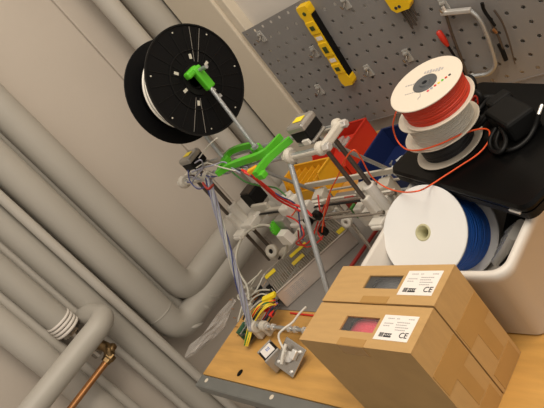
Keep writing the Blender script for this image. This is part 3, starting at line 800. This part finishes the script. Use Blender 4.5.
# red loops over the power supply
for pts in ([(285, 215, .93), (298, 222, .92), (304, 235, .90), (296, 243, .87), (304, 245, .86), (312, 238, .87), (318, 222, .9), (325, 205, .93)],
            [(318, 195, .94), (320, 210, .92), (325, 228, .88), (320, 240, .86), (308, 247, .84), (300, 242, .85), (298, 230, .87)],
            [(330, 196, .94), (326, 212, .91), (318, 230, .88), (322, 240, .86)]):
    wire(W(pts), .0018, 'red_wire')
wire(W([(302, 205, .95), (306, 222, .91), (303, 235, .88), (307, 242, .86)]), .0015, 'violet_wire')
wire(W([(278, 232, .88), (284, 225, .9), (290, 218, .92), (296, 210, .94)]), .0016, 'orange_wire')
# white looping cable
wire(W([(249, 300, .80), (247, 286, .82), (239, 272, .85), (236, 257, .88), (241, 240, .9), (251, 229, .91), (264, 225, .91), (277, 229, .90), (285, 239, .88), (287, 249, .85), (283, 258, .82)]), .0030, 'grey_wire', 'mains_cable', seg=10)
for pts in ([(262, 270, .82), (254, 281, .81), (246, 295, .80), (241, 310, .79), (238, 322, .785)],
            [(265, 274, .815), (258, 287, .80), (250, 303, .79), (246, 318, .785)],
            [(263, 277, .812), (255, 292, .80), (243, 300, .80), (238, 296, .81), (247, 285, .82), (257, 276, .82)]):
    wire(W(pts), .0021, 'grey_wire', 'mains_cable')
# yellow, red and black bundle to the control board
random.seed(11)
for k in range(13):
    o = random.uniform(-4, 4); e = random.uniform(-3, 3)
    mt = ('yellow_wire', 'yellow_wire', 'black_wire', 'yellow_wire', 'black_wire', 'yellow_wire', 'red_wire', 'green_wire', 'yellow_wire')[k % 9]
    wire(W([(274 + e * .7, 302 + o * .6, .80), (264 + o, 305 + e * .5, .815), (257 + o * .8, 312 + e * .5, .81), (251 + o * .6, 324 + e * .4, .79), (248 + e * .6, 337 + o * .5, .775), (246 + e * .5, 345 + o * .3, .765)]), .0019, mt)
for k in range(6):
    o = random.uniform(-3, 3); e = random.uniform(-2, 2)
    mt = ('red_wire', 'black_wire', 'orange_wire', 'black_wire', 'blue_wire', 'black_wire')[k]
    wire(W([(278 + o * .6, 303 + e, .80), (272 + o, 309 + e, .80), (268 + o, 316 + e, .79), (264 + o, 322 + e, .775), (260 + o, 328, .77)]), .0017, mt)
m = MB().box(at(269, 297, z=.808), (.036, .014, .009), (V((.86, .5, 0)), V((-.5, .86, 0)), Z), bev=.002); m.build('wire_connector', 'sticker', pr, label='yellow plug')
m = MB().box(at(266, 309, z=.80), (.010, .012, .008), bev=.001); m.box(at(272, 314, z=.795), (.009, .014, .008), bev=.001); m.build('wire_connector', 'red_wire', pr, label='red plug')
m = MB().box(at(241, 285, z=.815), (.022, .004, .024), bev=.001); m.build('wire_connector', 'white_plastic', pr, label='white plug')
# control board on edge by the left foot
c = at(246, 333, z=.7735)
m = MB().box(c, (.006, .030, .042), bev=.0005); cb = m.build('control_board', 'pcb', pr)
m = MB()
for k in range(6): m.lathe(c + V((.004, -.012 + k * .005, .010 - .006 * (k % 3))), X, [(.003, 0), (.003, .005)], 10)
m.box(c + V((.006, 0, -.012)), (.008, .024, .010), bev=.001); m.build('terminal_block', 'pla_grey', cb)
m = MB()
for k in range(8): m.cyl(c + V((.004, -.013 + k * .0035, .014)), c + V((.010, -.013 + k * .0035, .016)), .001, 5)
m.build('header_pin', 'chrome', cb)
for k, (qx, qy, mt) in enumerate(((252, 290, 'grey_wire'), (259, 288, 'pla_grey'), (246, 296, 'white_plastic'), (256, 297, 'copper'), (250, 306, 'grey_wire'), (262, 294, 'black_matt'))):
    MB().box(at(qx, qy, z=.79), (.014, .010, .012), (V((.8, .6, 0)), V((-.6, .8, 0)), Z), bev=.002).build('wire_connector', mt, pr)
for pts in ([(272, 298, .79), (262, 294, .80), (252, 300, .795), (243, 315, .78)], [(275, 300, .78), (262, 300, .79), (249, 312, .785), (243, 328, .78)], [(270, 290, .80), (258, 291, .805), (247, 301, .79), (240, 318, .78)]):
    for dq, mt in ((0, 'grey_wire'), (3, 'black_wire')):
        wire(W([(a_ + dq, b_ + dq * .6, c_ - .002 * dq) for a_, b_, c_ in pts]), .0021, mt)
for k in range(5):
    q = at(232 + k * 2, 300 + k * 9, z=.80 - k * .005); MB().cyl(q, q + V((-.006, -.002, .003)), .0011, 6).build('crimp_pin', 'copper', pr)

# ================================================================== POWER SUPPLY
A = V((-1.122, .521, .797)); d = V((math.cos(math.radians(61)), math.sin(math.radians(61)), 0)); s = V((-d.y, d.x, 0)); Lp, Wp, Hp = .218, .118, .0435
ps = thing('power_supply', A + d * Lp / 2 + s * Wp / 2 - Z * Hp, 'metal power supply box with perforated top lying beneath the printer', 'power supply')
cA = A + d * Lp / 2 + s * Wp / 2
def pp(u, v, w): return A + d * u + s * v + Z * (w - 0)
m = MB()
m.box(pp(Lp / 2, .0008, -Hp / 2), (Lp, .0016, Hp), (d, s, Z)); m.box(pp(Lp / 2, Wp / 2, -Hp + .001), (Lp, Wp, .0016), (d, s, Z))
m.box(pp(Lp / 2, .004, -.0008), (Lp, .008, .0016), (d, s, Z)); m.box(pp(.0008, .018, -Hp / 2), (.0016, .036, Hp), (d, s, Z))
m.box(pp(Lp - .001, Wp / 2, -Hp / 2), (.0016, Wp, Hp), (d, s, Z)); m.box(pp(Lp / 2, Wp - .001, -Hp / 2), (Lp, .0016, Hp), (d, s, Z))
m.build('case', 'silver', ps)
m = MB(); nu, nv = 38, 19; u0, u1, v0, v1 = .006, Lp - .002, .008, Wp - .002
for i in range(nu + 1): m.box(pp(u0 + (u1 - u0) * i / nu, (v0 + v1) / 2, -.001), (.0015, v1 - v0, .001), (d, s, Z))
for j in range(nv + 1): m.box(pp((u0 + u1) / 2, v0 + (v1 - v0) * j / nv, -.0012), (u1 - u0, .0015, .0008), (d, s, Z))
m.build('perforated_cover', 'perf', ps)
MB().box(pp(Lp / 2, Wp / 2, -Hp + .008), (Lp - .02, Wp - .01, .002), (d, s, Z)).build('circuit_board', 'pcb', ps)
m = MB(); random.seed(3)
for k in range(22):
    h = random.uniform(.008, .026); m.box(pp(random.uniform(.03, Lp - .03), random.uniform(.02, Wp - .02), -Hp + .010 + h / 2), (random.uniform(.008, .022), random.uniform(.008, .02), h), (d, s, Z), bev=.002)
build_all(m, 'component', 'component', ps)
m = MB()
for (u, v, a_, b_) in ((.018, .094, .030, .018), (.105, .090, .050, .016), (.205, .020, .018, .020)): m.box(pp(u, v, .0006), (a_, b_, .0008), (d, s, Z))
build_all(m, 'warning_sticker', 'sticker', ps)
MB().box(pp(.09, .054, .0004), (.034, .018, .0006), (d, s, Z)).build('paper_label', 'yellow_wire', ps)
m = MB().box(pp(.050, -.0004, -.022), (.062, .0006, .030), (d, s, Z)); pls = m.build('rating_plate', 'silver', ps)
m = MB()
for k in range(7):
    for j in range(4): m.box(pp(.026 + .013 * j + .002 * (k % 2), -.0009, -.010 - k * .004), (.010, .0004, .0012), (d, s, Z))
m.build('fine_print', 'ink_grey', pls)
m = MB()
for k in range(7): m.box(pp(-.006, .045 + k * .0085, -.026), (.012, .007, .012), (d, s, Z), bev=.001)
m.box(pp(-.003, .07, -.034), (.018, .064, .008), (d, s, Z)); m.build('terminal_strip', 'black_matt', ps)

# ================================================================== MAT, RED CABLE
mp = [at(*q, z=T) for q in ((296, 304), (330, 304))]
o = MB().box((-.993, .71, T + .0012), (.555, .39, .002), bev=.0005).build('bench_mat', 'mat_grey'); tag(o, 'grey textured mat lying under the printer', 'mat')
tag(MB().tube([V((-1.10, .507, T + .0025)), V((-1.0, .505, T + .0025)), V((-.93, .510, T + .0025)), V((-.86, .505, T + .0025)), V((-.80, .48, T + .0025))], .0022, 8, res=5).build('red_cable', 'red_wire'), 'short red cable along the front of the grey mat', 'cable')
tag(MB().cyl(at(345, 275, z=.765), at(378, 228, z=.765), .0045, 10).build('red_rod', 'maroon'), 'dark red rod lying between power supply and white spool', 'rod')

# ================================================================== EXTRUDER PARTS AT FRONT EDGE
sm = thing('stepper_motor', (-1.02, .375, T), 'small motor with white sticker on a metal bracket at the bench front', 'motor')
axm = (V((.93, -.37, 0)).normalized(), V((.37, .93, 0)).normalized(), Z)
c = at(270, 353, z=.785)
MB().box(c - Z * .010, (.040, .036, .036), axm, bev=.004).build('motor_body', 'black_matt', sm)
m = MB().box(c + Z * .0085, (.032, .026, .001), axm); stk = m.build('motor_sticker', 'label', sm, label='white sticker with a blue mark')
qq = c + V((0, 0, .0094)); text('sticker_mark', '22', .012, qq - axm[0] * .008 - axm[1] * .002, axm, 'ink_blue', stk, .0003)
m = MB().box(c - axm[0] * .022 - Z * .010, (.005, .038, .038), axm, bev=.002); m.box(c + axm[0] * .022 - Z * .010, (.005, .038, .038), axm, bev=.002)
build_all(m, 'end_cap', 'motor_cap', sm)
c2 = at(290, 357, z=.775); n2 = V((.25, -.45, .86)).normalized(); a2 = V((.9, -.2, -.36)); a2 = (a2 - n2 * a2.dot(n2)).normalized(); b2 = n2.cross(a2)
m = MB().box(c2, (.056, .060, .004), (a2, b2, n2), bev=.001); m.build('bracket_plate', 'steel', sm)
m = MB()
for (u, v) in ((-.018, -.02), (.020, -.022), (.018, .02), (-.006, .004)): m.lathe(c2 + a2 * u + b2 * v + n2 * .002, n2, [(.0035, 0), (.0035, .002), (.002, .003)], 12)
m.lathe(c2 + n2 * .002, n2, [(.009, 0), (.011, .001), (.011, .004), (.006, .005)], 20); m.box(c2 + a2 * .012 + b2 * .01 + n2 * .008, (.012, .02, .012), (a2, b2, n2), bev=.002)
build_all(m, 'screw_head', 'chrome', sm)
m = MB().tube([c2 - b2 * .018 + n2 * .010 - a2 * .004, c2 + n2 * .014 - a2 * .008, c2 + b2 * .02 + n2 * .014 - a2 * .012], .0035, 8, res=4)
m.build('lever', 'white_plastic', sm)
tag(MB().tube([at(286, 352, z=.79), at(280, 342, z=.80), at(279, 334, z=.81), at(285, 328, z=.812), at(293, 322, z=.81), at(299, 314, z=.805), at(306, 307, z=.80)], .0024, 8, res=5).build('cable_tie', 'white_plastic'),
    'white plastic cable tie looped over the front rod', 'cable tie')

# ================================================================== CLEAR BAG over the left edge
rows = []
path = [((186, 358), .015, -1.36), ((194, 350), .03, -1.34), ((204, 340), .04, -1.325), ((214, 330), .045, -1.31), ((222, 321), .045, -1.30), ((229, 312), .035, -1.288), ((236, 300), .02, -1.275)]
random.seed(5)
m = MB(); nu_ = 7; vs = []
for i, (p, w, xx) in enumerate(path):
    c = at(*p, x=xx)
    for k in range(nu_):
        t = (k / (nu_ - 1) - .5); vs.append(c + V((random.uniform(-.006, .006) - abs(t) * .01, t * w * .35, t * w * .62 + random.uniform(-.004, .004))))
fs = [(i * nu_ + k, i * nu_ + k + 1, (i + 1) * nu_ + k + 1, (i + 1) * nu_ + k) for i in range(len(path) - 1) for k in range(nu_ - 1)]
m.poly(vs, fs, False); bmesh.ops.subdivide_edges(m.bm, edges=m.bm.edges[:], cuts=1)
ob = m.build('plastic_bag', 'wax_bag'); tag(ob, 'crumpled clear plastic bag hanging over the left bench edge', 'bag')
sol = ob.modifiers.new('thickness', 'SOLIDIFY'); sol.thickness = .0006

# ================================================================== BLACK SLAB, ADAPTER, SCISSORS
sl_u = V((.918, -.397, 0)).normalized(); sl_v = V((.397, .918, 0)).normalized()
def on(px, py, h=0): return at(px, py, z=LT + h)
W_, D_, H_ = .36, .25, .033
cr = V((-.466, .571, LT)); cs = cr - sl_u * (W_ / 2) + sl_v * (D_ / 2)
def rrect(w, d, r, n=6):
    out = []
    for sx_, sy_, a0 in ((1, 1, 0), (-1, 1, 90), (-1, -1, 180), (1, -1, 270)):
        for k in range(n + 1):
            t = math.radians(a0 + 90 * k / n); out.append((sx_ * (w / 2 - r) + r * math.cos(t), sy_ * (d / 2 - r) + r * math.sin(t)))
    return out
def slabmesh(layers):
    m = MB(); vs = []; n = 0
    for w, d, r, z in layers:
        q = rrect(w, d, r); n = len(q); vs += [cs + sl_u * a_ + sl_v * b_ + Z * z for a_, b_ in q]
    fs = [(i * n + k, i * n + (k + 1) % n, (i + 1) * n + (k + 1) % n, (i + 1) * n + k) for i in range(len(layers) - 1) for k in range(n)]
    fs += [tuple(reversed(range(n))), tuple(range((len(layers) - 1) * n, len(layers) * n))]
    return m.poly(vs, fs)
sb = thing('laptop', cs - Z * H_, 'closed black laptop lying on the tub rim under the small spools', 'laptop')
slabmesh([(W_ - .012, D_ - .012, .012, -.013), (W_ - .002, D_ - .002, .016, -.011), (W_, D_, .018, -.006), (W_ - .006, D_ - .006, .016, 0)]).build('lid', 'black_gloss', sb)
slabmesh([(W_ - .03, D_ - .03, .014, -H_), (W_ - .006, D_ - .006, .014, -H_ + .006), (W_ - .004, D_ - .004, .014, -.0145)]).build('base', 'black_matt', sb)
m = MB().box(cs + sl_u * (W_ / 2 - .030) - sl_v * (D_ / 2 - .003) - Z * .0145, (.022, .008, .004), (sl_u, sl_v, Z), bev=.001); m.build('latch', 'chrome', sb)
# adapter
c = on(512, 118, .018)
ad = thing('power_adapter', c - Z * .018, 'black power adapter brick with its cord on the laptop lid', 'power adapter')
au = (sl_u * .95 - sl_v * .3).normalized(); av = Z.cross(au).normalized()
MB().box(c, (.085, .050, .036), (au, av, Z), bev=.005).build('brick', 'black_matt', ad)
MB().box(c - au * .058 + av * .012, (.03, .040, .034), (au, av, Z), bev=.006).build('plug_half', 'black_matt', ad)
MB().tube([on(500, 130, .016), on(496, 142, .010), on(500, 150, .005), on(514, 149, .005), on(527, 140, .005), on(535, 127, .012), on(539, 114, .026)], .0036, 10, res=5).build('cord', 'rubber', ad)
MB().tube([on(496, 128, .020), on(490, 140, .012), on(492, 150, .005), on(501, 152, .010), on(506, 140, .016), on(500, 126, .022)], .0036, 10, res=5).build('cord', 'rubber', ad)
m = MB().cyl(on(538, 116, .024), on(542, 105, .030), .0028, 10); m.build('jack_tip', 'chrome', ad)
# scissors (orange and black handles) behind the spools
sx = thing('scissors', on(470, 98, .0), 'scissors with orange and black handles behind the cream spools', 'scissors')
up_ = (Z * .8 + sl_v * .3 + sl_u * .3).normalized()
def loopring(c, a_, b_, ra, rb, r, name, mt):
    pts = [V(c) + a_ * ra * math.cos(t) + b_ * rb * math.sin(t) for t in [i * 2 * math.pi / 20 for i in range(21)]]
    MB().tube(pts, r, 10).build(name, mt, sx)
for (qx, qy, hh) in ((469, 86, .035), (476, 101, .022)):
    ca = on(qx, qy, hh)
    loopring(ca, sl_u, up_, .015, .018, .0050, 'handle_loop', 'black_matt')
    loopring(ca, sl_u, up_, .008, .011, .0035, 'handle_inlay', 'red_plastic')
    MB().tube([ca - sl_u * .012 - Z * .012, ca - sl_u * .03 - Z * .016, on(qx - 22, qy + 12, .006)], .004, 8, res=4).build('blade', 'steel', sx)
co_ = thing('cable_coil', on(474, 112, 0), 'black cable loosely coiled on the laptop between spools and adapter', 'cable')
for k in range(3):
    c = on(480 + 2 * k, 108 + 2 * k, .006 + .008 * k)
    pts = [c + sl_u * (.024 * math.cos(t)) + sl_v * (.034 * math.sin(t)) + Z * (.004 * math.sin(3 * t + k)) for t in [i * 2 * math.pi / 24 for i in range(25)]]
    MB().tube(pts, .0045, 10).build('loop', 'rubber', co_)
# clutter inside the tub
m = MB()
for k in range(5): m.tube([at(496 + 3 * k, 262 - 7 * k, z=.80), at(505 + 2 * k, 250 - 5 * k, z=.83), at(513 + 2 * k, 236 - 3 * k, z=.86)], .008, 8, res=4)
tag(m.build('plastic_roll', 'clear_hook'), 'rolled clear plastic sheet inside the tub right of the blue spool', 'plastic sheet')
tag(MB().box((-.545, .70, .85), (.05, .035, .03), bev=.004).build('small_carton', 'tape'), 'small orange brown carton in the tub under the laptop', 'box')
tag(MB().box((-.565, .70, .785), (.10, .20, .055), (V((.98, .2, 0)), V((-.2, .98, 0)), Z), bev=.014).build('dark_pouch', 'black_matt'), 'black pouch lying in the bottom of the tub beside the blue spool', 'pouch')

# orange filament: from the spool down, round in a loop and on to the printer
f = [(396, 112, .118), (393, 126, .090), (397, 140, .060), (406, 149, .05), (420, 150, .055), (440, 144, .06), (462, 134, .05), (480, 129, .035), (489, 131, .022), (488, 142, .010), (478, 154, .006), (460, 166, .006), (443, 177, .006), (429, 186, .008)]
pts = [on(a_, b_, h) for a_, b_, h in f]
pts += [at(418, 191, y=.60), at(402, 192, y=.63), at(385, 187, y=.66), at(371, 176, y=.66), at(361, 158, y=.655), at(354, 150, y=.65), at(346, 158, y=.645), at(339, 174, y=.64), at(330, 192, y=.635), at(325, 210, y=.63), at(322, 232, y=.62)]
tag(MB().tube(pts, .0014, 8, res=8).build('loose_filament', 'orange_wire'), 'loose strand of orange filament looping from the spool to the printer', 'filament')
# white strand from the black spool to the left motor
tag(MB().tube([at(217, 138, y=.60), at(208, 146, y=.605), at(199, 158, y=.61)], .0012, 8, res=4).build('loose_filament', 'pla_white'), 'short white filament end hanging from the black spool', 'filament')

# ================================================================== LIGHT
w = bpy.data.worlds.new('world'); bpy.context.scene.world = w; w.use_nodes = True
nt = w.node_tree; bg = nt.nodes['Background']
tc = nt.nodes.new('ShaderNodeTexCoord'); dot = nt.nodes.new('ShaderNodeVectorMath'); dot.operation = 'DOT_PRODUCT'; dot.inputs[1].default_value = (.52, .50, .58)
nt.links.new(tc.outputs['Generated'], dot.inputs[0])
mr = nt.nodes.new('ShaderNodeMapRange'); mr.inputs['From Min'].default_value = -.7; mr.inputs['From Max'].default_value = .8; mr.inputs['To Min'].default_value = .04; mr.inputs['To Max'].default_value = .92
nt.links.new(dot.outputs['Value'], mr.inputs['Value']); nt.links.new(mr.outputs[0], bg.inputs[1])
bg.inputs[0].default_value = (1.0, .91, .80, 1)
def area(loc, tgt, size, sy, e, col):
    l = bpy.data.lights.new('ceiling_lamp', 'AREA'); l.shape = 'RECTANGLE'; l.size = size; l.size_y = sy; l.energy = e; l.color = col
    o = bpy.data.objects.new('ceiling_lamp', l); C.objects.link(o); o.location = loc
    o.rotation_euler = (V(tgt) - V(loc)).to_track_quat('-Z', 'Y').to_euler()
area((.15, .45, 2.55), (-.7, .65, .8), 1.3, .5, 19, (1, .88, .72))
area((-.8, .5, 2.55), (-1.2, .6, .8), 1.0, .5, 6, (1, .90, .78))
vs = bpy.context.scene.view_settings; vs.view_transform = 'Standard'; vs.look = 'None'; vs.gamma = 1; vs.exposure = .10; vs.use_curve_mapping = False
